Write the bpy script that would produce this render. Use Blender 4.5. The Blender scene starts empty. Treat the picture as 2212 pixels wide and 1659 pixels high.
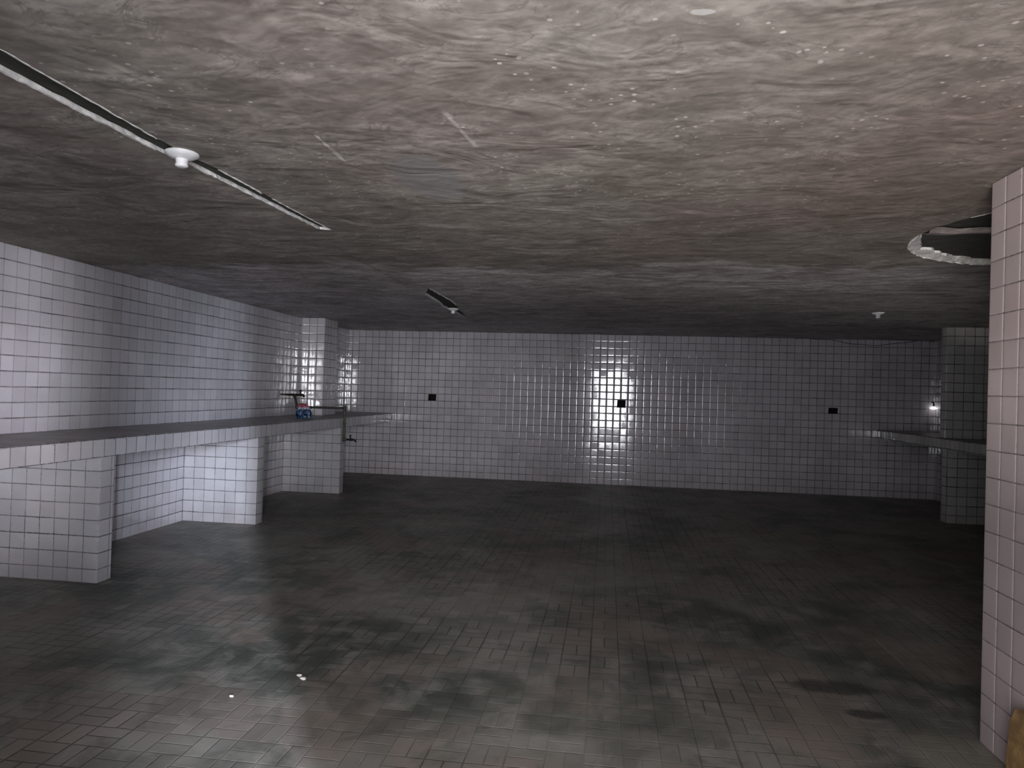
import bpy, bmesh, math, random
from mathutils import Vector, Matrix, noise
from mathutils.geometry import delaunay_2d_cdt
random.seed(7)
T = 0.11                     # one wall tile (m); all layout below is in tiles
ZC = 20.85                   # ceiling height
XR = 80.46                   # right wall
YN = -102.5                  # wall behind the camera
XP, YP = 51.66, -71.5        # partition on the right
C = bpy.context.scene.collection
sc = bpy.context.scene

# ------------------------------------------------------------------ nodes
class G:
    def __init__(s, name):
        s.m = bpy.data.materials.new(name); s.m.use_nodes = True
        s.t = s.m.node_tree; s.n = s.t.nodes; s.l = s.t.links
        s.b = s.n['Principled BSDF']; s.b.inputs['Specular IOR Level'].default_value = .5
    def put(s, sock, v):
        if v is None: return
        if isinstance(v, bpy.types.NodeSocket): s.l.new(v, sock)
        else:
            if isinstance(v, (tuple, list)) and len(v) == 3 and len(sock.default_value) == 4: v = (*v, 1)
            sock.default_value = v
    def math(s, op, a, b=None, c=None, clamp=False):
        n = s.n.new('ShaderNodeMath'); n.operation = op; n.use_clamp = clamp
        s.put(n.inputs[0], a); s.put(n.inputs[1], b); s.put(n.inputs[2], c); return n.outputs[0]
    def vm(s, op, a, b=None, scale=None):
        n = s.n.new('ShaderNodeVectorMath'); n.operation = op
        s.put(n.inputs[0], a); s.put(n.inputs[1], b)
        if scale is not None: s.put(n.inputs['Scale'], scale)
        return n.outputs['Value'] if op in ('LENGTH', 'DOT_PRODUCT', 'DISTANCE') else n.outputs[0]
    def sep(s, v):
        n = s.n.new('ShaderNodeSeparateXYZ'); s.put(n.inputs[0], v); return n.outputs
    def comb(s, x=0., y=0., z=0.):
        n = s.n.new('ShaderNodeCombineXYZ')
        for i, v in enumerate((x, y, z)): s.put(n.inputs[i], v)
        return n.outputs[0]
    def mix(s, f, a, b, mode='MIX'):
        n = s.n.new('ShaderNodeMix'); n.data_type = 'RGBA'; n.blend_type = mode
        s.put(n.inputs[0], f); s.put(n.inputs[6], a); s.put(n.inputs[7], b); return n.outputs[2]
    def noise(s, v, scale, detail=4, rough=.55, dist=0.):
        n = s.n.new('ShaderNodeTexNoise'); s.put(n.inputs['Vector'], v)
        n.inputs['Scale'].default_value = scale; n.inputs['Detail'].default_value = detail
        n.inputs['Roughness'].default_value = rough; n.inputs['Distortion'].default_value = dist
        return n.outputs[0], n.outputs[1]
    def wn(s, v):
        n = s.n.new('ShaderNodeTexWhiteNoise'); n.noise_dimensions = '3D'; s.put(n.inputs[0], v)
        return n.outputs[0], n.outputs[1]
    def vor(s, v, scale, feat='F1'):
        n = s.n.new('ShaderNodeTexVoronoi'); n.feature = feat; s.put(n.inputs['Vector'], v)
        n.inputs['Scale'].default_value = scale; return n.outputs['Distance']
    def ss(s, x, lo, hi, a=0., b=1.):
        n = s.n.new('ShaderNodeMapRange'); n.interpolation_type = 'SMOOTHSTEP'
        s.put(n.inputs[0], x); s.put(n.inputs[1], lo); s.put(n.inputs[2], hi); s.put(n.inputs[3], a); s.put(n.inputs[4], b)
        return n.outputs[0]
    def pos(s):
        g = s.n.new('ShaderNodeNewGeometry'); return s.vm('SCALE', g.outputs['Position'], scale=1/T), g
    def bump(s, h, strength, dist, normal=None):
        n = s.n.new('ShaderNodeBump'); n.inputs['Strength'].default_value = strength; n.inputs['Distance'].default_value = dist
        s.put(n.inputs['Height'], h); s.put(n.inputs['Normal'], normal); return n.outputs[0]

def tile_mat(name, col=(.66, .645, .69), ux=0., uy=0., v0=ZC % 1, gu=.036, gv=.048, grout=(.045, .04, .042),
             tilt=.008, tv_=.017, rough=.07, ugrout=None, vrow=True, dirt=1., spec=.55, zlines=()):
    g = G(name); p, geo = g.pos(); x, y, z = g.sep(p)[:3]; g.b.inputs['Specular IOR Level'].default_value = spec
    nx = g.sep(geo.outputs['True Normal'])[0]
    side = g.math('GREATER_THAN', g.math('ABSOLUTE', nx), .5)
    wob, wobc = g.noise(p, .35, 2)
    jit = g.math('MULTIPLY', g.math('SUBTRACT', wob, .5), .07)
    u = g.math('ADD', g.math('MULTIPLY', g.math('SUBTRACT', y, uy), side),
               g.math('MULTIPLY', g.math('SUBTRACT', x, ux), g.math('SUBTRACT', 1., side)))
    u = g.math('ADD', u, jit)
    v = g.math('ADD', g.math('SUBTRACT', z, v0), jit) if vrow else g.math('ADD', g.math('MULTIPLY', z, .0), .5)
    fu, fv = g.math('FRACT', u), g.math('FRACT', v)
    cell = g.comb(g.math('FLOOR', u), g.math('FLOOR', v), g.math('MULTIPLY', side, 7.))
    r1, rc = g.wn(cell)
    # per-tile slip of the joint
    eu = g.math('MINIMUM', fu, g.math('SUBTRACT', 1., fu)); ev = g.math('MINIMUM', fv, g.math('SUBTRACT', 1., fv))
    fine, finec = g.noise(p, 7., 3)
    rag = g.math('MULTIPLY', g.math('SUBTRACT', fine, .5), .05)
    mu = g.ss(g.math('ADD', eu, rag), gu*.55, gu*1.25, 1., 0.)
    mv = g.ss(g.math('ADD', ev, rag), gv*.55, gv*1.25, 1., 0.)
    gm = g.math('MAXIMUM', mu, mv)
    # colour
    big, _ = g.noise(p, .16, 4)
    val = g.math('ADD', .88, g.math('MULTIPLY', r1, .14))
    val = g.math('MULTIPLY', val, g.ss(big, .3, .7, .88, 1.08))
    tc = g.vm('SCALE', col, scale=val)
    tc = g.mix(g.ss(g.noise(p, .3, 2)[0], .45, .7, 0., .25), tc, g.vm('MULTIPLY', tc, (1.06, .95, .95)))
    # grime: brown film near the floor, small dark chips
    film = g.math('MULTIPLY', g.ss(g.math('ADD', z, g.math('MULTIPLY', g.noise(p, .9, 4)[0], 4.)), 1.5, 5., .55*dirt, 0.), 1.)
    tc = g.mix(film, tc, g.vm('MULTIPLY', tc, (.74, .70, .68)))
    spots = g.math('MULTIPLY', g.ss(g.vor(p, 1.1), .035, .07, 1., 0.), g.ss(g.noise(p, .22, 2)[0], .56, .62))
    tc = g.mix(g.math('MULTIPLY', spots, .8), tc, (.05, .045, .045))
    gc = grout
    if ugrout is not None: gc = g.mix(g.math('GREATER_THAN', mv, .3), ugrout, grout)
    gvr = g.ss(g.noise(p, .5, 3)[0], .3, .75, .62, 1.)
    colr = g.mix(g.math('MULTIPLY', gm, gvr), tc, gc)
    for zl, w_ in zlines:
        d = g.math('ADD', g.math('ABSOLUTE', g.math('SUBTRACT', z, zl)), g.math('MULTIPLY', g.math('SUBTRACT', g.noise(p, 2.2, 5, .7)[0], .5), w_*2.2))
        colr = g.mix(g.ss(d, w_*.3, w_, .85, 0.), colr, (.05, .045, .045))
    g.put(g.b.inputs['Base Color'], colr)
    g.put(g.b.inputs['Roughness'], g.math('MAXIMUM', g.math('MULTIPLY', gm, .8), g.math('ADD', rough, g.math('MULTIPLY', g.ss(g.noise(p, 1.4, 3)[0], .45, .75), .05))))
    # normals: every tile sits at its own small angle, edges pillow
    E = g.mix(side, (1, 0, 0), (0, 1, 0))
    rx, ry, rz = g.sep(rc)[:3]
    def pil(f, k):
        a = g.math('SUBTRACT', g.math('MULTIPLY', f, 2.), 1.)
        return g.math('MULTIPLY', g.math('MULTIPLY', g.math('POWER', g.math('ABSOLUTE', a), 9.), g.math('SIGN', a)), k)
    w2 = g.sep(g.noise(p, 1.6, 2)[1])
    tu = g.math('ADD', g.math('ADD', g.math('MULTIPLY', g.math('SUBTRACT', rx, .5), tilt*1.3), pil(fu, .35)), g.math('MULTIPLY', g.math('SUBTRACT', w2[0], .5), tilt*1.9))
    tv = g.math('ADD', g.math('ADD', g.math('MULTIPLY', g.math('SUBTRACT', ry, .5), tv_*2), pil(fv, .25)), g.math('MULTIPLY', g.math('SUBTRACT', w2[1], .5), tv_*1.9))
    N = g.vm('ADD', geo.outputs['Normal'], g.vm('SCALE', E, scale=tu))
    N = g.vm('ADD', N, g.vm('SCALE', (0, 0, 1), scale=tv)); N = g.vm('NORMALIZE', N)
    g.put(g.b.inputs['Normal'], N)
    return g.m

def ceil_mat():
    g = G('stained_ceiling_plaster'); p, geo = g.pos(); x, y, z = g.sep(p)[:3]
    q = g.vm('MULTIPLY', p, (.75, 1., 1.))
    n1, _ = g.noise(q, .16, 7, .62, .6); n2, _ = g.noise(q, .75, 6, .62, .8); n3, _ = g.noise(q, 3.2, 4, .6); n4, _ = g.noise(g.vm('ADD', p, (40, 0, 0)), .09, 3)
    n5, _ = g.noise(g.vm('ADD', q, (31, 8, 0)), .38, 8, .72, 1.4)
    rid = g.math('ABSOLUTE', g.math('SUBTRACT', g.noise(g.vm('ADD', q, (3, 61, 0)), .6, 6, .65, 1.0)[0], .5))
    v = g.math('ADD', g.math('MULTIPLY', g.ss(n1, .34, .68), .35), g.math('ADD', g.math('MULTIPLY', g.ss(n2, .34, .68), .30), g.math('MULTIPLY', g.ss(n5, .36, .66), .35)))
    c = g.mix(v, (.165, .15, .135), (.50, .478, .452))
    c = g.mix(g.ss(n4, .45, .62, 0., .6), c, g.mix(v, (.17, .142, .136), (.50, .445, .435)))
    c = g.mix(g.ss(n3, .38, .68, 0., .35), c, (.13, .115, .10))
    c = g.mix(g.math('MULTIPLY', g.ss(rid, .0, .035, 1., 0.), g.ss(n5, .4, .6, .0, .55)), c, (.11, .095, .085))
    c = g.mix(g.math('MULTIPLY', g.ss(g.noise(g.vm('ADD', p, (51, 8, 0)), 1.6, 5, .7, .6)[0], .60, .70), g.ss(n2, .45, .6, 0., .45)), c, (.60, .58, .56))
    # white lime specks in clusters
    sp = g.math('MULTIPLY', g.ss(g.math('ADD', g.vor(p, 2.6), g.math('MULTIPLY', n3, .12)), .19, .27, 1., 0.), g.ss(g.noise(g.vm('ADD', p, (13, 5, 0)), .45, 4, .7)[0], .50, .57))
    sp2 = g.math('MULTIPLY', g.ss(g.vor(g.vm('ADD', p, (3, 3, 0)), 5.), .10, .2, 1., 0.), g.ss(g.noise(g.vm('ADD', p, (3, 25, 0)), .3, 3)[0], .60, .68))
    sp = g.math('MAXIMUM', sp, g.math('MULTIPLY', sp2, .6))
    c = g.mix(g.math('MULTIPLY', sp, .8), c, (.70, .68, .66))
    def seam(x0, k, y0, y1, w):
        d = g.math('ABSOLUTE', g.math('SUBTRACT', g.math('SUBTRACT', x, x0), g.math('MULTIPLY', g.math('SUBTRACT', y, y0), k)))
        d = g.math('ADD', d, g.math('MULTIPLY', g.math('SUBTRACT', n3, .5), .3))
        yy = g.math('MULTIPLY', g.ss(y, y0, y0+.4), g.ss(y, y1-.6, y1, 1., 0.))
        return g.math('MULTIPLY', g.ss(d, w*.4, w*1.3, 1., 0.), yy)
    li = g.math('MAXIMUM', seam(27.7, 0., -77.9, -74.7, .07), g.math('MULTIPLY', seam(32.45, .13, -79.7, -76.1, .09), .7))
    c = g.mix(g.math('MULTIPLY', li, .75), c, (.68, .66, .65))
    dk = g.math('MAXIMUM', g.math('MULTIPLY', seam(28.7, .22, -88., -79.6, .22), .45), seam(21.2, .0, -60., -44., .1))
    c = g.mix(g.math('MULTIPLY', dk, .5), c, (.13, .115, .10))
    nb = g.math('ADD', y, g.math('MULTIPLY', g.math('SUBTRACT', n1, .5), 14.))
    c = g.mix(g.math('MULTIPLY', g.ss(nb, -74., -62.), .5), c, g.vm('MULTIPLY', c, (.62, .60, .60)))  # shade painted into the colour: darker band across the ceiling
    c = g.mix(g.ss(nb, -55., -51.5), c, g.vm('MULTIPLY', c, (1.9, 2.02, 2.25)))  # light painted into the colour: far ceiling made lighter and bluer
    c = g.vm('MULTIPLY', c, (1.03, .985, .945))
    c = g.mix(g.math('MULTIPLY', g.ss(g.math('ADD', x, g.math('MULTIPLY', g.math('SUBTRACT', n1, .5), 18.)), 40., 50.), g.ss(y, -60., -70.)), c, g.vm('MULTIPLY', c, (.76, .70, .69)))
    c = g.mix(g.math('MULTIPLY', g.ss(g.noise(g.vm('ADD', q, (77, 5, 0)), .42, 5, .6, .8)[0], .50, .60), .42), c, (.15, .125, .105))
    # smeared repair patch
    def blob(cx, cy, rx, ry):
        d = g.vm('LENGTH', g.vm('MULTIPLY', g.vm('SUBTRACT', p, (cx, cy, ZC)), (1/rx, 1/ry, 0.)))
        return g.ss(g.math('ADD', d, g.math('MULTIPLY', g.math('SUBTRACT', n3, .5), .9)), .8, 1.05, 1., 0.)
    c = g.mix(g.math('MULTIPLY', blob(30.3, -72.6, 1.4, 3.2), .75), c, (.27, .255, .255))
    c = g.mix(g.math('MULTIPLY', blob(39.4, -84.5, .3, .16), .45), c, (.72, .71, .70))
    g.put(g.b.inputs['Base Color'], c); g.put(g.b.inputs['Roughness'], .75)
    b1, _ = g.noise(q, .35, 3, .5, .8); b2, _ = g.noise(g.vm('ADD', q, (7, 3, 0)), 1.3, 2, .5, .5)
    h = g.math('ADD', b1, g.math('MULTIPLY', b2, .22))
    g.put(g.b.inputs['Normal'], g.bump(h, .7, .04))
    return g.m

M = 1.3355
def floor_mat():
    g = G('basketweave_floor_brick'); p, geo = g.pos(); x, y, z = g.sep(p)[:3]
    w = g.sep(g.noise(p, .3, 2)[1])
    a = g.math('DIVIDE', g.math('ADD', g.math('SUBTRACT', x, 26.47-M*40), g.math('MULTIPLY', g.math('SUBTRACT', w[0], .5), .1)), M)
    b = g.math('DIVIDE', g.math('ADD', g.math('SUBTRACT', y, -76.57-M*40), g.math('MULTIPLY', g.math('SUBTRACT', w[1], .5), .1)), M)
    ia, ib, fa, fb = g.math('FLOOR', a), g.math('FLOOR', b), g.math('FRACT', a), g.math('FRACT', b)
    par = g.math('MODULO', g.math('ADD', ia, ib), 2.)
    # par 0: split along x-direction line (bricks lie along x); par 1: bricks lie along y
    s_ = g.math('ADD', g.math('MULTIPLY', fa, par), g.math('MULTIPLY', fb, g.math('SUBTRACT', 1., par)))
    hs = g.math('GREATER_THAN', s_, .5)
    fs = g.math('FRACT', g.math('MULTIPLY', s_, 2.))
    def ed(f, k=1.): return g.math('MULTIPLY', g.math('MINIMUM', f, g.math('SUBTRACT', 1., f)), k)
    ex, ey = ed(fa), ed(fb)
    e = g.math('MINIMUM', g.math('MINIMUM', ex, ey), ed(fs, .5))
    n3, _ = g.noise(p, 5., 4)
    e = g.math('ADD', e, g.math('MULTIPLY', g.math('SUBTRACT', n3, .5), .02))
    gm = g.ss(e, .010, .028, 1., 0.)
    # every second joint running into depth is wider and darker
    ev = g.math('ABSOLUTE', g.math('SUBTRACT', g.math('FRACT', g.math('ADD', g.math('MULTIPLY', a, .5), .5)), .5))
    big = g.math('MULTIPLY', g.ss(ev, .008, .022, 1., 0.), g.ss(g.noise(p, .12, 2)[0], .4, .55))
    r, rc = g.wn(g.comb(ia, ib, hs))
    n1, _ = g.noise(p, .11, 6, .6, .4); n2, _ = g.noise(g.vm('ADD', p, (9, 2, 0)), .5, 6, .65, .5); n4, _ = g.noise(g.vm('ADD', p, (2, 22, 0)), .16, 3)
    c = g.mix(g.ss(n1, .36, .66), (.075, .084, .070), (.25, .241, .215))
    c = g.mix(g.ss(n2, .42, .66, 0., .6), c, (.32, .30, .275))
    c = g.mix(g.ss(n4, .48, .6, 0., .55), c, (.24, .19, .165))
    c = g.mix(g.math('MULTIPLY', g.ss(g.noise(g.vm('ADD', p, (61, 3, 0)), .33, 6, .68, .8)[0], .50, .62), .42), c, (.07, .075, .062))
    c = g.vm('SCALE', c, scale=g.math('ADD', .92, g.math('MULTIPLY', r, .16)))
    c = g.mix(g.math('MULTIPLY', g.math('MAXIMUM', gm, big), g.ss(g.noise(p, .13, 4)[0], .40, .64, .06, .8)), c, (.04, .04, .034))
    def blob(cx, cy, rx, ry):
        d = g.vm('LENGTH', g.vm('MULTIPLY', g.vm('SUBTRACT', p, (cx, cy, 0)), (1/rx, 1/ry, 0.)))
        return g.ss(g.math('ADD', d, g.math('MULTIPLY', g.math('SUBTRACT', n2, .5), 1.6)), .7, 1.15, 1., 0.)
    c = g.mix(g.math('MULTIPLY', g.math('MAXIMUM', blob(47.6, -67.4, 2.4, .75), blob(48.2, -69.9, .9, .5)), .75), c, (.03, .032, .028))
    c = g.mix(g.math('MULTIPLY', blob(50.3, -73.0, 2.2, 1.7), .55), c, (.27, .25, .20))
    sc_ = g.math('MULTIPLY', g.ss(g.math('ABSOLUTE', g.math('SUBTRACT', x, 52.0)), .03, .07, 1., 0.), g.math('MULTIPLY', g.ss(y, -63.9, -63.7), g.ss(y, -60.2, -59.9, 1., 0.)))
    c = g.mix(g.math('MULTIPLY', sc_, .6), c, (.35, .32, .25))
    g.put(g.b.inputs['Base Color'], c)
    g.put(g.b.inputs['Roughness'], g.math('ADD', g.ss(n2, .3, .7, .42, .62), g.math('MULTIPLY', gm, .2)))
    g.b.inputs['Specular IOR Level'].default_value = .45
    sx, sy, _z = g.sep(rc)[:3]
    N = g.vm('NORMALIZE', g.vm('ADD', geo.outputs['Normal'], g.comb(g.math('MULTIPLY', g.math('SUBTRACT', sx, .5), .03), g.math('MULTIPLY', g.math('SUBTRACT', sy, .5), .03), 0.)))
    h = g.math('ADD', g.math('MULTIPLY', g.math('SUBTRACT', 1., gm), .6), g.math('ADD', g.math('MULTIPLY', n3, .25), g.math('MULTIPLY', n2, .5)))
    g.put(g.b.inputs['Normal'], g.bump(h, .45, .006, N))
    return g.m

def simple(name, col, rough=.6, metal=0., var=.25, scale=3., bump=.0, col2=None):
    g = G(name); p, geo = g.pos(); n, _ = g.noise(p, scale, 5, .6)
    c2 = col2 or tuple(k*(1-var*1.6) for k in col)
    g.put(g.b.inputs['Base Color'], g.mix(g.ss(n, .35, .68), c2, col))
    g.put(g.b.inputs['Roughness'], rough); g.put(g.b.inputs['Metallic'], metal)
    if bump: g.put(g.b.inputs['Normal'], g.bump(n, .6, bump))
    return g.m

def bag_mat():
    g = G('printed_bag_film'); tc = g.n.new('ShaderNodeTexCoord'); o = tc.outputs['Object']
    p = g.vm('SCALE', o, scale=1/T); x, y, z = g.sep(p)[:3]
    n, nc = g.noise(p, 2.6, 4, .6, .6); n2, _ = g.noise(g.vm('ADD', p, (5, 0, 3)), 1.7, 3, .6, 1.2)
    zz = g.math('ADD', z, g.math('MULTIPLY', g.math('SUBTRACT', n, .5), .5))
    blue = g.mix(g.ss(n2, .47, .62), (.004, .016, .055), (.06, .15, .28))
    blue = g.mix(g.ss(n, .62, .70), blue, (.45, .6, .75))
    red = g.mix(g.ss(n2, .4, .6), (.22, .02, .045), (.5, .17, .22))
    c = g.mix(g.ss(zz, .98, 1.04), blue, (.40, .41, .50))
    c = g.mix(g.ss(zz, 1.18, 1.24), c, red)
    g.put(g.b.inputs['Base Color'], c); g.put(g.b.inputs['Roughness'], .28)
    g.put(g.b.inputs['Normal'], g.bump(g.noise(p, 3.5, 3)[0], .5, .01))
    return g.m

MT = dict(
    left=tile_mat('glazed_tile_left_wall', spec=.9, uy=-.35, gu=.030, gv=.042, ugrout=(.27, .26, .27)),
    back=tile_mat('glazed_tile_back_wall', spec=.7, ux=.54, gu=.040, gv=.048, col=(.66, .63, .66)),
    right=tile_mat('glazed_tile_right_wall', uy=.2, col=(.62,.6,.6)),
    part=tile_mat('glazed_tile_partition', ux=XP, uy=YP, col=(.49, .415, .41), gu=.035, gv=.028, ugrout=(.70, .62, .62), grout=(.12, .10, .10)),
    panel=tile_mat('glazed_tile_panel', ux=0., uy=-.24, v0=ZC % 1, col=(.55, .54, .565), gu=.022, gv=.034),
    pillar=tile_mat('glazed_tile_pillar', ux=3.126-4, spec=1., uy=-16.7, col=(.68, .665, .69), gu=.036, gv=.044),
    fascia=tile_mat('glazed_tile_fascia', uy=-.15, vrow=False, gu=.03, gv=.0, col=(.60, .585, .62), ugrout=(.09, .085, .09), dirt=0., zlines=((7.74, .06), (8.85, .045))),
    rpanel=tile_mat('glazed_tile_dim_corner', ux=73.4, uy=-18.4, col=(.6, .6, .585)),
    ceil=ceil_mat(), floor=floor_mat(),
    top=simple('smooth_cement_top', (.30, .275, .265), .42, var=.2, scale=.5, bump=.004),
    plaster=simple('broken_white_plaster', (.90, .87, .85), .8, var=.2, scale=2.5, bump=.02),
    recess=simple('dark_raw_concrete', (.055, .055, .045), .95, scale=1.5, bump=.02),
    pipe=simple('dull_galvanised_pipe', (.10, .10, .085), .5, metal=.35, scale=3),
    brass=simple('tarnished_dark_brass', (.045, .042, .035), .45, metal=.5),
    black=simple('black_box_interior', (.004, .004, .004), .9),
    porcelain=simple('white_porcelain', (.80, .79, .80), .25, var=.08),
    bulb=simple('old_white_socket', (.85, .83, .84), .4, var=.08),
    wire=simple('dark_cable_sheath', (.03, .03, .03), .6),
    wood=simple('ochre_wood', (.42, .25, .10), .7, var=.3, scale=2),
    bag=bag_mat(), paper=simple('white_bag_edge', (.7, .7, .72), .5),
    cement=simple('grey_render', (.25, .24, .23), .8, scale=1),
)
MT['chip'] = MT['plaster']
g_ = G('cement_worktop_with_grimy_joint'); p_, _g = g_.pos(); x_ = g_.sep(p_)[0]; n_, _ = g_.noise(p_, .5, 5, .6); m_, _ = g_.noise(p_, 2., 4, .7)
c_ = g_.mix(g_.ss(n_, .35, .68), (.21, .195, .19), (.31, .285, .275))
c_ = g_.mix(g_.ss(g_.math('ADD', x_, g_.math('MULTIPLY', m_, .25)), .15, .32, .85, 0.), c_, (.05, .045, .045))
g_.put(g_.b.inputs['Base Color'], c_); g_.put(g_.b.inputs['Roughness'], .42); g_.put(g_.b.inputs['Normal'], g_.bump(n_, .5, .004)); MT['top'] = g_.m

# ------------------------------------------------------------------ mesh helpers
def add_box(bm, a, b):
    vs = [bm.verts.new((x*T, y*T, z*T)) for x in (a[0], b[0]) for y in (a[1], b[1]) for z in (a[2], b[2])]
    for f in ((0, 1, 3, 2), (4, 6, 7, 5), (0, 4, 5, 1), (2, 3, 7, 6), (0, 2, 6, 4), (1, 5, 7, 3)):
        bm.faces.new([vs[i] for i in f])
def add_tube(bm, pts, r, seg=14, cap=True):
    pts = [Vector(p)*T for p in pts]; rr = r if isinstance(r, (list, tuple)) else [r]*len(pts); rings = []
    for i, p in enumerate(pts):
        d = (pts[min(i+1, len(pts)-1)]-pts[max(i-1, 0)]).normalized()
        a = d.orthogonal().normalized() if i == 0 else (ref-d*ref.dot(d)).normalized()
        ref = a; b = d.cross(a)
        rings.append([bm.verts.new(p+(a*math.cos(t)+b*math.sin(t))*rr[i]*T) for t in [2*math.pi*k/seg for k in range(seg)]])
    for A, B in zip(rings, rings[1:]):
        for k in range(seg): bm.faces.new((A[k], A[(k+1) % seg], B[(k+1) % seg], B[k])).smooth = True
    if cap: bm.faces.new(rings[0][::-1]); bm.faces.new(rings[-1])
def lathe(bm, prof, loc=(0, 0, 0), axis='Z', seg=28):
    rings = []
    for r, h in prof:
        ring = []
        for k in range(seg):
            t = 2*math.pi*k/seg; v = Vector((r*math.cos(t), r*math.sin(t), h))
            if axis == 'X': v = Vector((v.z, v.x, v.y))
            ring.append(bm.verts.new((v+Vector(loc))*T))
        rings.append(ring)
    for A, B in zip(rings, rings[1:]):
        for k in range(seg): bm.faces.new((A[k], A[(k+1) % seg], B[(k+1) % seg], B[k])).smooth = True
    bm.faces.new(rings[0][::-1]); bm.faces.new(rings[-1])
def obj(name, bm, mat, parent=None, bevel=0):
    bmesh.ops.recalc_face_normals(bm, faces=bm.faces)
    me = bpy.data.meshes.new(name); bm.to_mesh(me); bm.free(); me.materials.append(mat)
    o = bpy.data.objects.new(name, me); C.objects.link(o)
    if parent is not None:
        o.parent = parent; o.matrix_parent_inverse = Matrix.Translation(parent.location).inverted()
    if bevel:
        md = o.modifiers.new('bevel', 'BEVEL'); md.width = bevel*T; md.segments = 2; md.limit_method = 'ANGLE'
    return o
def tag(o, label, cat, group=None):
    o['label'] = label; o['category'] = cat
    if group: o['group'] = group
    return o
def thing(name, label, cat, loc, group=None):
    o = bpy.data.objects.new(name, None); o.location = Vector(loc)*T; o.empty_display_size = .1; C.objects.link(o)
    return tag(o, label, cat, group)
def struct(name, bm, mat, parent=None, label=None, bevel=0):
    o = obj(name, bm, mat, parent, bevel); o['kind'] = 'structure'
    if label: o['label'] = label
    return o
def arc(p0, p1, p2, r, n=6):
    """points rounding the corner p1 with radius r"""
    p0, p1, p2 = map(Vector, (p0, p1, p2)); a = (p0-p1).normalized()*r; b = (p2-p1).normalized()*r
    out = []
    for i in range(n+1):
        t = i/n; out.append(tuple((p1+a)*(1-t)**2+p1*2*t*(1-t)+(p1+b)*t*t))
    return out
def plate_with_holes(bm, outer, holes, to3, depth):
    """flat face in 2D with polygonal holes, plus side walls of each hole; to3(u, v, d) gives 3D"""
    pts = []; edges = []
    for poly in [outer]+holes:
        s = len(pts); pts += [Vector(q) for q in poly]; edges += [(s+i, s+(i+1) % len(poly)) for i in range(len(poly))]
    V, E, F, *_ = delaunay_2d_cdt(pts, edges, [], 1, 1e-5)
    def inside(c, poly):
        r = False
        for i in range(len(poly)):
            a, b = poly[i], poly[i-1]
            if (a[1] > c[1]) != (b[1] > c[1]) and c[0] < (b[0]-a[0])*(c[1]-a[1])/(b[1]-a[1])+a[0]: r = not r
        return r
    vs = [bm.verts.new(Vector(to3(v[0], v[1], 0))*T) for v in V]
    for f in F:
        c = sum((V[i] for i in f), Vector((0, 0)))/len(f)
        if any(inside(c, h) for h in holes): continue
        bm.faces.new([vs[i] for i in f])

# ------------------------------------------------------------------ room shell
bm = bmesh.new(); add_box(bm, (-1, YN-30, -1), (XR+1, 1, 0)); struct('floor', bm, MT['floor'], label='dark brick floor laid in basketweave')
def ragged(poly, amp, step, seed):
    out = []; rnd = random.Random(seed)
    for i in range(len(poly)):
        a, b = Vector(poly[i]), Vector(poly[(i+1) % len(poly)]); n = max(1, int((b-a).length/step)); d = (b-a).normalized(); nrm = Vector((d.y, -d.x))
        for k in range(n):
            q = a.lerp(b, k/n)+nrm*rnd.uniform(-amp, amp)*(1 if k else .3)
            out.append((q.x, q.y))
    return out
groove1 = ragged([(20.3, YN+.3), (22.0, YN+.3), (21.98, -84.1), (21.95, -77.6), (22.06, -75.4), (22.27, -74.3), (22.38, -70.9), (22.72, -63.8), (22.15, -64.0), (21.75, -70.5), (21.49, -74.3), (21.2, -76.4), (20.94, -83)], .035, .35, 1)
groove2 = ragged([(21.5, -39.5), (22.75, -42.8), (22.86, -34.7), (22.6, -31.5), (22.2, -28.0), (21.6, -22.), (21.05, -18.8), (21.15, -24.), (20.95, -29.8), (21.3, -33)], .06, .6, 2)
HC, HR = (60.6, -62.9), 7.9
rnd = random.Random(5)
hatch = [(HC[0]+HR*math.cos(t)*(1+rnd.uniform(-.008, .008)), HC[1]+HR*math.sin(t)*(1+rnd.uniform(-.008, .008))) for t in [2*math.pi*k/90 for k in range(90)]]
bm = bmesh.new()
plate_with_holes(bm, [(-1, YN-1), (XR+1, YN-1), (XR+1, 1), (-1, 1)], [groove1, groove2, hatch], lambda u, v, d: (u, v, ZC+d), 0)
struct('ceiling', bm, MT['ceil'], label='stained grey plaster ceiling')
def well(name, poly, depth, wallmat, topmat, label):
    """the cut-out above a hole in the ceiling: sides and a dark top"""
    bm = bmesh.new(); n = len(poly)
    lo = [bm.verts.new((x*T, y*T, ZC*T)) for x, y in poly]; hi = [bm.verts.new((x*T, y*T, (ZC+depth)*T)) for x, y in poly]
    for i in range(n): bm.faces.new((lo[i], lo[(i+1) % n], hi[(i+1) % n], hi[i])).material_index = 0
    es = [bm.edges.get((hi[i], hi[(i+1) % n])) for i in range(n)]
    r = bmesh.ops.triangle_fill(bm, edges=es, use_beauty=True)
    for f in r['geom']:
        if isinstance(f, bmesh.types.BMFace): f.material_index = 1
    o = struct(name, bm, wallmat, label=label); o.data.materials.append(topmat)
    return o
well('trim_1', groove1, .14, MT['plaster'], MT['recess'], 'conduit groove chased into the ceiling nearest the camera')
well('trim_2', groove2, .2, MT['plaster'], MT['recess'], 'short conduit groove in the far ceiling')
well('trim_3', hatch, .3, MT['plaster'], MT['recess'], 'round broken opening in the ceiling')
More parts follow.
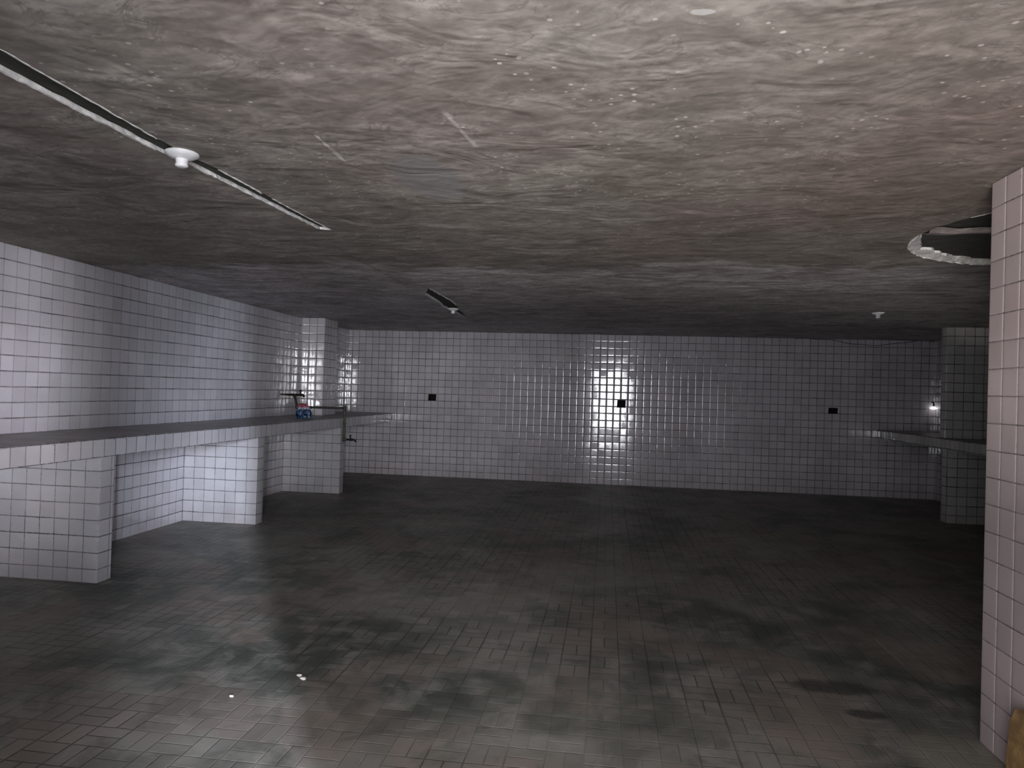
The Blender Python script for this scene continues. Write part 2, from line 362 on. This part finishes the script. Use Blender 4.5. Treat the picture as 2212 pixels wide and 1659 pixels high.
def lip(bm, pts, w0, w1, drop, seed):
    """ragged plaster lip hanging at the edge of a groove; pts = 2D polyline, w outward width"""
    rnd = random.Random(seed); P = []
    for a, b in zip(pts, pts[1:]):
        a, b = Vector(a), Vector(b); n = max(2, int((b-a).length/.22)); P += [a.lerp(b, k/n) for k in range(n)]
    P.append(Vector(pts[-1])); rows = []
    for i, q in enumerate(P):
        d = (P[min(i+1, len(P)-1)]-P[max(i-1, 0)]).normalized(); nr = Vector((d.y, -d.x))
        w = rnd.uniform(w0, w1)*(.25 if i in (0, len(P)-1) else 1); dr = drop*rnd.uniform(.4, 1.2)
        j = nr*rnd.uniform(-.02, .02)
        A = q+nr*w+j; B = q+nr*w*.3+j; Cc = q-nr*.04+j
        rows.append([bm.verts.new((A.x*T, A.y*T, (ZC-.002)*T)), bm.verts.new((B.x*T, B.y*T, (ZC-dr)*T)), bm.verts.new((Cc.x*T, Cc.y*T, (ZC-dr*.6)*T)), bm.verts.new((Cc.x*T, Cc.y*T, (ZC+.1)*T))])
    for A, B in zip(rows, rows[1:]):
        for k in range(3): bm.faces.new((A[k], B[k], B[k+1], A[k+1]))
bm = bmesh.new()
lip(bm, [(20.3, -102), (20.94, -83), (21.2, -76.6)][::-1], .05, .17, .05, 1)
lip(bm, [(21.45, -74.6), (21.75, -70.5), (22.15, -64.2)][::-1], .03, .11, .04, 2)
lip(bm, [(22.0, -102), (21.98, -84.1), (21.95, -77.6)], .01, .06, .03, 3)
lip(bm, [(22.25, -74.2), (22.38, -70.9)], .04, .07, .05, 4)
lip(bm, [(22.42, -70.0), (22.72, -63.8)], .02, .05, .03, 5)
struct('trim_4', bm, MT['plaster'], label='chipped white plaster edges of the near ceiling groove')
bm = bmesh.new()
lip(bm, [(22.75, -42.6), (22.86, -34.7), (22.62, -31.6)], .08, .16, .08, 6)
lip(bm, [(20.95, -29.8), (21.3, -33), (21.45, -39)], .02, .12, .03, 7)
struct('trim_5', bm, MT['plaster'], label='plaster edges of the far ceiling groove')
bm = bmesh.new()
th = lambda a: (HC[0]+HR*math.cos(a), HC[1]+HR*math.sin(a))
lip(bm, [th(math.radians(a)) for a in range(95, 180, 4)][::-1], .02, .15, .10, 8)
lip(bm, [th(math.radians(a)) for a in range(205, 262, 4)][::-1], .0, .05, .03, 9)
# crumbled inner ledge and the lath crossing the hole
def ledge(bm, a0, a1, w, z0, z1, seed):
    r_ = random.Random(seed); rows = []
    for i in range(0, 41):
        a = math.radians(a0+(a1-a0)*i/40); ww = w*(.5+.5*noise.noise(Vector((i*.25, seed, 0))))*math.sin(math.pi*i/40)**.4+r_.uniform(0, .12)
        p = th(a); q = (HC[0]+(HR-ww)*math.cos(a), HC[1]+(HR-ww)*math.sin(a))
        rows.append([bm.verts.new((p[0]*T, p[1]*T, z0*T)), bm.verts.new((q[0]*T, q[1]*T, z1*T)), bm.verts.new((q[0]*T, q[1]*T, (z1+.25)*T))])
    for A, B in zip(rows, rows[1:]):
        for k in range(2): bm.faces.new((A[k], B[k], B[k+1], A[k+1]))
ledge(bm, 105, 178, 1.0, ZC+.02, ZC+.16, 3)
struct('trim_6', bm, MT['plaster'], label='crumbling white rim of the round ceiling opening')
bm = bmesh.new(); rows = []
r_ = random.Random(11)
for i in range(36):
    x = 53.0+i*15/35; y = -62.9+.12*math.sin(i*.7); w = .62+.3*noise.noise(Vector((i*.4, 0, 3)))
    zz = ZC+.08+.06*noise.noise(Vector((i*.5, 2, 3)))
    rows.append([bm.verts.new((x*T, (y-w*.8-r_.uniform(0, .1))*T, (zz+.12)*T)), bm.verts.new((x*T, (y-.1)*T, (zz-.05)*T)), bm.verts.new((x*T, (y+w)*T, (zz+.05)*T)), bm.verts.new((x*T, (y+w)*T, (zz+.5)*T))])
for A, B in zip(rows, rows[1:]):
    for k in range(3): bm.faces.new((A[k], B[k], B[k+1], A[k+1]))
struct('trim_7', bm, simple('dusty_plaster_lath', (.36, .31, .30), .85, scale=1.6, bump=.02), label='plastered lath crossing the round ceiling opening')

bm = bmesh.new(); add_box(bm, (-1, YN-1, 0), (0, 1, ZC)); struct('wall_left', bm, MT['left'], label='white tiled left wall')
holes = [(12.09, 10.86, 13.25, 11.80), (39.02, 10.72, 40.2, 11.78), (67.01, 10.83, 68.21, 11.62)]
bm = bmesh.new()
plate_with_holes(bm, [(0, 0), (XR, 0), (XR, ZC), (0, ZC)], [[(a, b), (c, b), (c+.04, d), (a+.05, d)] for a, b, c, d in holes], lambda u, v, d: (u, 0, v), 0)
struct('wall_back', bm, MT['back'], label='white tiled back wall')
bm = bmesh.new(); add_box(bm, (XR, YP-1, 0), (XR+1, 1, ZC)); struct('wall_right', bm, MT['right'], label='shadowed tiled right wall')
bm = bmesh.new(); add_box(bm, (XP, YN, 0), (XR+.5, YP, ZC)); struct('wall_partition', bm, MT['part'], label='tiled end of the near right wall', bevel=.06)
# wall behind the camera with the open doorway the daylight enters by
DX0, DX1, DZ = 34.0, 43.3, 19.0
bm = bmesh.new(); add_box(bm, (0, YN-1, 0), (DX0, YN, ZC)); add_box(bm, (DX1, YN-1, 0), (XR+1, YN, ZC)); add_box(bm, (DX0, YN-1, DZ), (DX1, YN, ZC))
struct('wall_front', bm, MT['cement'])

# ------------------------------------------------------------------ empty boxes in the back wall
for (a, b, c, d), where in zip(holes, ('left of the bright reflection', 'inside the bright reflection', 'near the right end')):
    bm = bmesh.new(); e = .003
    for q in ((a-e, 0.02, b-e, c+.05, .9, b+.03), (a-e, .02, d-.03, c+.05, .9, d+e), (a-e, .02, b, a+.04, .9, d), (c, .02, b, c+.05, .9, d), (a, .85, b, c, .9, d)):
        add_box(bm, (q[0], q[1], q[2]), (q[3], q[4], q[5]))
    tag(obj('socket_box', bm, MT['black']), 'empty square black socket hole in the back wall tiles, '+where, 'socket hole', 'socket holes in the back wall')

# ------------------------------------------------------------------ counters
def counter(name, label, x0, x1, y0, y1, panels, sign, tmat, fmat):
    """x0 wall side, x1 open edge; panels = y of front faces"""
    t = thing(name, label, 'counter', ((x0+x1)/2, (y0+y1)/2, 0))
    bm = bmesh.new(); add_box(bm, (min(x0, x1-sign*.14), y0, 7.80), (max(x0, x1-sign*.14), y1, 8.86))
    obj('worktop', bm, MT['top'], t)
    # tiled front edge with chipped arrises
    bm = bmesh.new(); n = int((y1-y0)/.5); r = random.Random(3); rows = []
    for i in range(n+1):
        y = y0+(y1-y0)*i/n; k = .05 if r.random() < .10 else 0.
        rows.append([bm.verts.new(Vector(q)*T) for q in ((x1-sign*.14, y, 8.87), (x1-sign*(.03+k), y, 8.865-k*.6), (x1, y, 8.80-k*1.6), (x1, y, 7.74), (x1-sign*.14, y, 7.72))])
    for A, B in zip(rows, rows[1:]):
        for q in range(4): bm.faces.new((A[q], B[q], B[q+1], A[q+1]))
        bm.faces.new((A[4], B[4], B[0], A[0]))
    bm.faces.new(rows[0]); bm.faces.new(rows[-1][::-1])
    obj('tiled_edge', bm, fmat, t)
    for py in panels:
        bm = bmesh.new(); e = x1-sign*.16
        add_box(bm, (min(x0, e), py, 0), (max(x0, e), py+1.27, 7.80))
        obj('support_panel', bm, tmat, t, bevel=.05)
    return t
counter('tiled_counter', 'long white tiled masonry counter with grey top along the left wall', 0, 7.16, YN+.6, 0, (-60.24, -40.36, -20.47), 1, MT['panel'], MT['fascia'])
counter('tiled_counter', 'dim tiled counter in the far right corner, half hidden by the near wall', XR, 73.2, -62, 0, (-19.5, -39.5), -1, MT['rpanel'], MT['rpanel'])

# pillars standing on the counters
bm = bmesh.new(); add_box(bm, (0, -16.71, 8.86), (3.126, -12.5, ZC)); tag(obj('tiled_pillar', bm, MT['pillar'], bevel=.05), 'narrow white tiled pillar on the left counter, shining with reflections', 'pillar')
bm = bmesh.new(); add_box(bm, (73.6, -18.3, 8.86), (XR, -17.1, ZC)); tag(obj('tiled_pillar', bm, MT['rpanel'], bevel=.05), 'broad dark tiled pier on the right counter behind the near wall', 'pillar')

# ------------------------------------------------------------------ lamp holders on the ceiling
def lamp(x, y, s, label):
    t = thing('lamp_holder', label, 'ceiling light', (x, y, ZC), 'bulbless porcelain lamp holders')
    bm = bmesh.new()
    lathe(bm, [(.30*s, 0.), (.57*s, -.01), (.60*s, -.05), (.585*s, -.09), (.47*s, -.17), (.33*s, -.23), (.22*s, -.25)], (x, y, ZC+.0)); obj('base', bm, MT['porcelain'], t)
    bm = bmesh.new()
    lathe(bm, [(.20*s, -.20), (.215*s, -.27), (.20*s, -.42), (.225*s, -.45), (.225*s, -.50), (.15*s, -.54), (.10*s, -.55)], (x, y, ZC)); obj('bulb_socket', bm, MT['bulb'], t)
    return t
lamp(21.98, -76.2, 1., 'white porcelain lamp holder on the near ceiling groove, without a bulb')
lamp(21.72, -28.7, 1., 'small porcelain lamp holder at the end of the far ceiling groove')
lamp(62.3, -30.4, .95, 'dim porcelain lamp holder on the dark ceiling at the right')

# ------------------------------------------------------------------ pipe with two taps
t = thing('water_pipe', 'dark metal water pipe with two taps crossing above the left counter', 'pipe', (1.33, -20.3, 8.87))
R = .135; yp = -20.4; XV = 7.36
bm = bmesh.new()
add_tube(bm, [(1.0, -20.0, 11.25)] + arc((1.0, -20.0, 11.25), (1.5, yp, 9.97), (XV, yp, 9.97), .35) + arc((1.5, yp, 9.97), (XV, yp, 9.97), (XV, yp, 6.3), .3) + arc((XV, yp, 9.97), (XV, yp, 6.35), (XV+.5, yp, 6.35), .25) + [(XV+.42, yp, 6.35)], R)
obj('pipe_run', bm, MT['pipe'], t)
for p in ((1.5, yp, 9.97), (XV, yp, 9.97), (XV, yp, 6.35)):
    bm = bmesh.new(); lathe(bm, [(.10, -.26), (.18, -.22), (.19, 0), (.18, .22), (.10, .26)], p, seg=16); obj('pipe_elbow', bm, MT['pipe'], t)
bm = bmesh.new(); lathe(bm, [(.13, -.14), (.175, -.12), (.175, .12), (.13, .14)], (XV, yp, 8.2), seg=16); obj('pipe_coupling', bm, MT['pipe'], t)
bm = bmesh.new()
add_tube(bm, [(.02, -21.6, 11.37), (.6, -20.6, 11.36), (1.0, -20.0, 11.36), (1.25, -19.6, 11.36)], [.12, .12, .13, .13]); lathe(bm, [(.1, -.2), (.17, -.17), (.17, .17), (.1, .2)], (1.0, -20.0, 11.28), seg=16)
obj('pipe_tee', bm, MT['brass'], t)
def tap(o, d, label):
    o, d = Vector(o), Vector(d).normalized(); bm = bmesh.new(); up = Vector((0, 0, 1))
    add_tube(bm, [o, o+d*.35, o+d*.5, o+d*.85, o+d*1.02-up*.06, o+d*1.12-up*.26], [.11, .11, .17, .12, .11, .10], 12)
    add_tube(bm, [o+d*.45, o+d*.45+up*.3], [.12, .07], 10)
    tp = obj('tap', bm, MT['brass'], t); tp['label'] = label
    bm = bmesh.new(); s = d.cross(up); c = o+d*.45+up*.4
    add_tube(bm, [c-up*.12, c+up*.05], [.06, .06], 8); add_tube(bm, [c-s*.28+up*.05, c-s*.1+up*.1, c+s*.1+up*.1, c+s*.28+up*.05], [.05, .075, .075, .05], 8)
    h = obj('tap_handle', bm, MT['brass'], tp)
    h.matrix_parent_inverse = Matrix.Identity(4); 
    return tp
tap((1.2, -19.65, 11.36), (.35, 1.1, 0), 'upper dark tap')
tap((XV+.35, yp, 6.35), (1, 0, 0), 'lower dark tap')
for ch in t.children:
    for h in ch.children: h.matrix_parent_inverse = ch.matrix_parent_inverse.inverted() if False else Matrix.Identity(4)

# ------------------------------------------------------------------ bag on the counter
bt = thing('plastic_bag', 'crumpled blue plastic bag with red and white print standing on the left counter', 'bag', (4.55, -25.3, 8.87))
bm = bmesh.new(); bmesh.ops.create_icosphere(bm, subdivisions=5, radius=1)
for v in bm.verts:
    a = v.co.copy(); h = (a.z+1)/2
    # outline: wide foot, sloping left side, domed top leaning left
    rr_ = max(.05, math.sqrt(max(0., 1-a.z*a.z))); w = (.98-.26*h)*rr_**-.5 if a.z > -.95 else .9
    v.co.x = a.x*w*1.0; v.co.y = a.y*.55*w; v.co.z = max(0, (a.z+.72)/1.72)*1.68
    if a.z < -.72: v.co.z = 0
    v.co.x += -.12*h + (.10 if h < .3 else 0)*(a.x > 0)
    f = noise.fractal(Vector((a.x*1.3, a.y*1.3, a.z*1.3+4)), 1., 2., 3)*.16
    rdg = -abs(noise.noise(Vector((a.x*2.1+3, a.y*2.1, a.z*2.1))))*.22
    if v.co.z > .02: v.co += Vector((a.x, a.y, a.z*.4))*(f+rdg)
    v.co.z = max(v.co.z, 0.)
    v.co *= T
bag = None
me = bpy.data.meshes.new('bag_body')
for f in bm.faces: f.smooth = True
bm.to_mesh(me); bm.free(); me.materials.append(MT['bag']); bag = bpy.data.objects.new('bag_body', me); C.objects.link(bag); bag.parent = bt
bm = bmesh.new()
for x in range(5): pass
g_ = [[bm.verts.new(((.25+.75*i/5)*T, (-.62-.12*j)*T, (.03+.03*math.sin(i*1.3+j)+.05*(i/5))*T)) for j in range(3)] for i in range(6)]
for i in range(5):
    for j in range(2): bm.faces.new((g_[i][j], g_[i+1][j], g_[i+1][j+1], g_[i][j+1]))
me = bpy.data.meshes.new('bag_corner'); bm.to_mesh(me); bm.free(); me.materials.append(MT['paper']); o = bpy.data.objects.new('bag_corner', me); C.objects.link(o); o.parent = bt; o['label'] = 'white folded corner'

# ------------------------------------------------------------------ cable, board, chips
bm = bmesh.new(); P = []
for i in range(61):
    x = 62.5+i*17.6/60; s = (x-66)/(78.4-66)
    z = 20.8-.72*math.sin(max(0, min(1, s))*math.pi)**1.5+.05*math.sin(x*1.7)
    P.append((x, -.036, z))
add_tube(bm, P, .035, 8); tag(obj('cable', bm, MT['wire']), 'thin dark cable sagging along the top right of the back wall', 'cable')
bm = bmesh.new()
prof = [(-74.3, 0), (-74.36, .9), (-74.5, 2.1), (-74.8, 2.6), (-79.5, 2.9), (-79.6, 0)]
A = [bm.verts.new((51.10*T, y*T, z*T)) for y, z in prof]; B = [bm.verts.new((51.56*T, y*T, z*T)) for y, z in prof]
bm.faces.new(A); bm.faces.new(B[::-1])
for i in range(6): bm.faces.new((A[i], A[(i+1) % 6], B[(i+1) % 6], B[i]))
tag(obj('wooden_board', bm, MT['wood'], bevel=.04), 'ochre wooden board standing on the floor against the near right wall', 'board')
for (x, y, s, w) in ((24.85, -70.95, .09, 'farther of the bright pair'), (25.15, -71.25, .10, 'nearer of the bright pair'), (23.1, -73.4, .07, 'alone, left of the pair')):
    bm = bmesh.new(); bmesh.ops.create_icosphere(bm, subdivisions=2, radius=s*T)
    for v in bm.verts: v.co = Vector((v.co.x*1.4, v.co.y*1.1, v.co.z*.6))*(1+.35*noise.noise(v.co*120))+Vector((x*T, y*T, s*.55*T))
    tag(obj('plaster_chip', bm, MT['chip']), 'tiny white plaster chip on the brick floor, '+w, 'plaster chip', 'plaster chips on the floor')

t = thing('corner_glint', 'tiny glow standing in for a bright glint in the dark far right corner above the counter', 'glint', (80.1, -.3, 12.3))  # glowing shape stands in for a glint; no lamp is known here
g = G('glint_glow'); g.put(g.b.inputs['Base Color'], (.9, .9, .9)); g.put(g.b.inputs['Emission Color'], (1, .97, 1)); g.put(g.b.inputs['Emission Strength'], 1.6)
bm = bmesh.new(); lathe(bm, [(.04, .10), (.26, -.02), (.40, -.16), (.44, -.26), (.2, -.33), (.05, -.34)], (80.0, -.5, 12.15), seg=20); obj('bulb', bm, g.m, t)  # glowing body of the stand-in glint, not a real bulb
bm = bmesh.new(); add_tube(bm, [(80.0, -.03, 12.75), (80.0, -.4, 12.7), (80.0, -.5, 12.55), (80.0, -.5, 12.2)], [.08, .08, .10, .12], 10); obj('bracket', bm, MT['brass'], t)

# ------------------------------------------------------------------ lights
def area(name, loc, target, w, h, power, col, shape='RECTANGLE', spread=180):
    l = bpy.data.lights.new(name, 'AREA'); l.shape = shape; l.size = w*T; l.size_y = h*T; l.energy = power; l.color = col; l.spread = math.radians(spread)
    o = bpy.data.objects.new(name, l); C.objects.link(o); o.location = Vector(loc)*T
    o.rotation_euler = (Vector(target)-Vector(loc)).to_track_quat('-Z', 'Y').to_euler(); return o
def falloff(o, kind):
    l = o.data; l.use_nodes = True; n = l.node_tree.nodes; e = n['Emission']; f = n.new('ShaderNodeLightFalloff')
    f.inputs['Strength'].default_value = 1.; f.inputs['Smooth'].default_value = 0; l.node_tree.links.new(f.outputs[kind], e.inputs['Strength'])
bm = bmesh.new(); add_box(bm, (50, -138.6, 0), (62.2, -138, 36)); obj('raking_blocker', bm, MT['cement'])['kind'] = 'structure'  # unseen blocker added to trim the left edge of the raking beam
# added fill light behind an added baffle outside the door: only reaches the ceiling
bm = bmesh.new(); add_box(bm, (22, -112.3, 0), (54, -112, 2.1)); obj('fill_baffle', bm, MT['cement'])['kind'] = 'structure'
o = area('ceiling_fill', (33, -117, 1), (30, -100, 8), 16, .4, 7.5, (1, .93, .885)); falloff(o, 'Constant')
# open daylight filling the doorway
area('sky_daylight', (39, -107, 10), (39, 0, 10), 36, 20, 370, (.94, .95, 1))
# open sky farther out, reaching the back of the room
area('far_daylight', (40, -150, 11), (40, 0, 11), 16, 24, 170, (.93, .94, 1))
# light thrown across onto the near left wall
area('cross_daylight', (68.4, -132.5, 14), (0, -56, 12), 3, 6, 6.5, (.93, .92, 1), spread=16)
# bright gap off to the right outside, mirrored in the far left corner
area('bright_gap', (48.4, -130, 13.5), (18, -40, 12), 4.4, 13, 270, (.93, .95, 1))
# raking daylight from the right of the door
area('raking_daylight', (71.8, -152.4, 22), (20, -63, 6), 1.3, 16, 1650, (.78, .85, 1))
w = bpy.data.worlds.new('world'); sc.world = w; w.use_nodes = True
w.node_tree.nodes['Background'].inputs[0].default_value = (.05, .055, .065, 1); w.node_tree.nodes['Background'].inputs[1].default_value = .3

# ------------------------------------------------------------------ camera
f, yaw, pit, rol = 1540.3576, .132465, .0108383, .0299526
cam = bpy.data.cameras.new('camera'); co = bpy.data.objects.new('camera', cam); C.objects.link(co); sc.camera = co
cam.sensor_fit = 'HORIZONTAL'; cam.sensor_width = 36; cam.lens = 36*f/2212; cam.clip_start = .02
fw = Vector((-math.sin(yaw)*math.cos(pit), math.cos(yaw)*math.cos(pit), math.sin(pit))); rt = Vector((math.cos(yaw), math.sin(yaw), 0)); up = rt.cross(fw)
# image = rotation of (a, b) by the roll
rx = rt*math.cos(rol)+up*math.sin(rol); uy = -rt*math.sin(rol)+up*math.cos(rol)
m = Matrix((rx, uy, -fw)).transposed().to_4x4(); m.translation = Vector((37.5774, -100.2698, 12.4877))*T
co.matrix_world = m
sc.cycles.sample_clamp_indirect = 80
sc.view_settings.view_transform = 'Standard'; sc.view_settings.look = 'None'; sc.view_settings.exposure = 0; sc.view_settings.gamma = 1
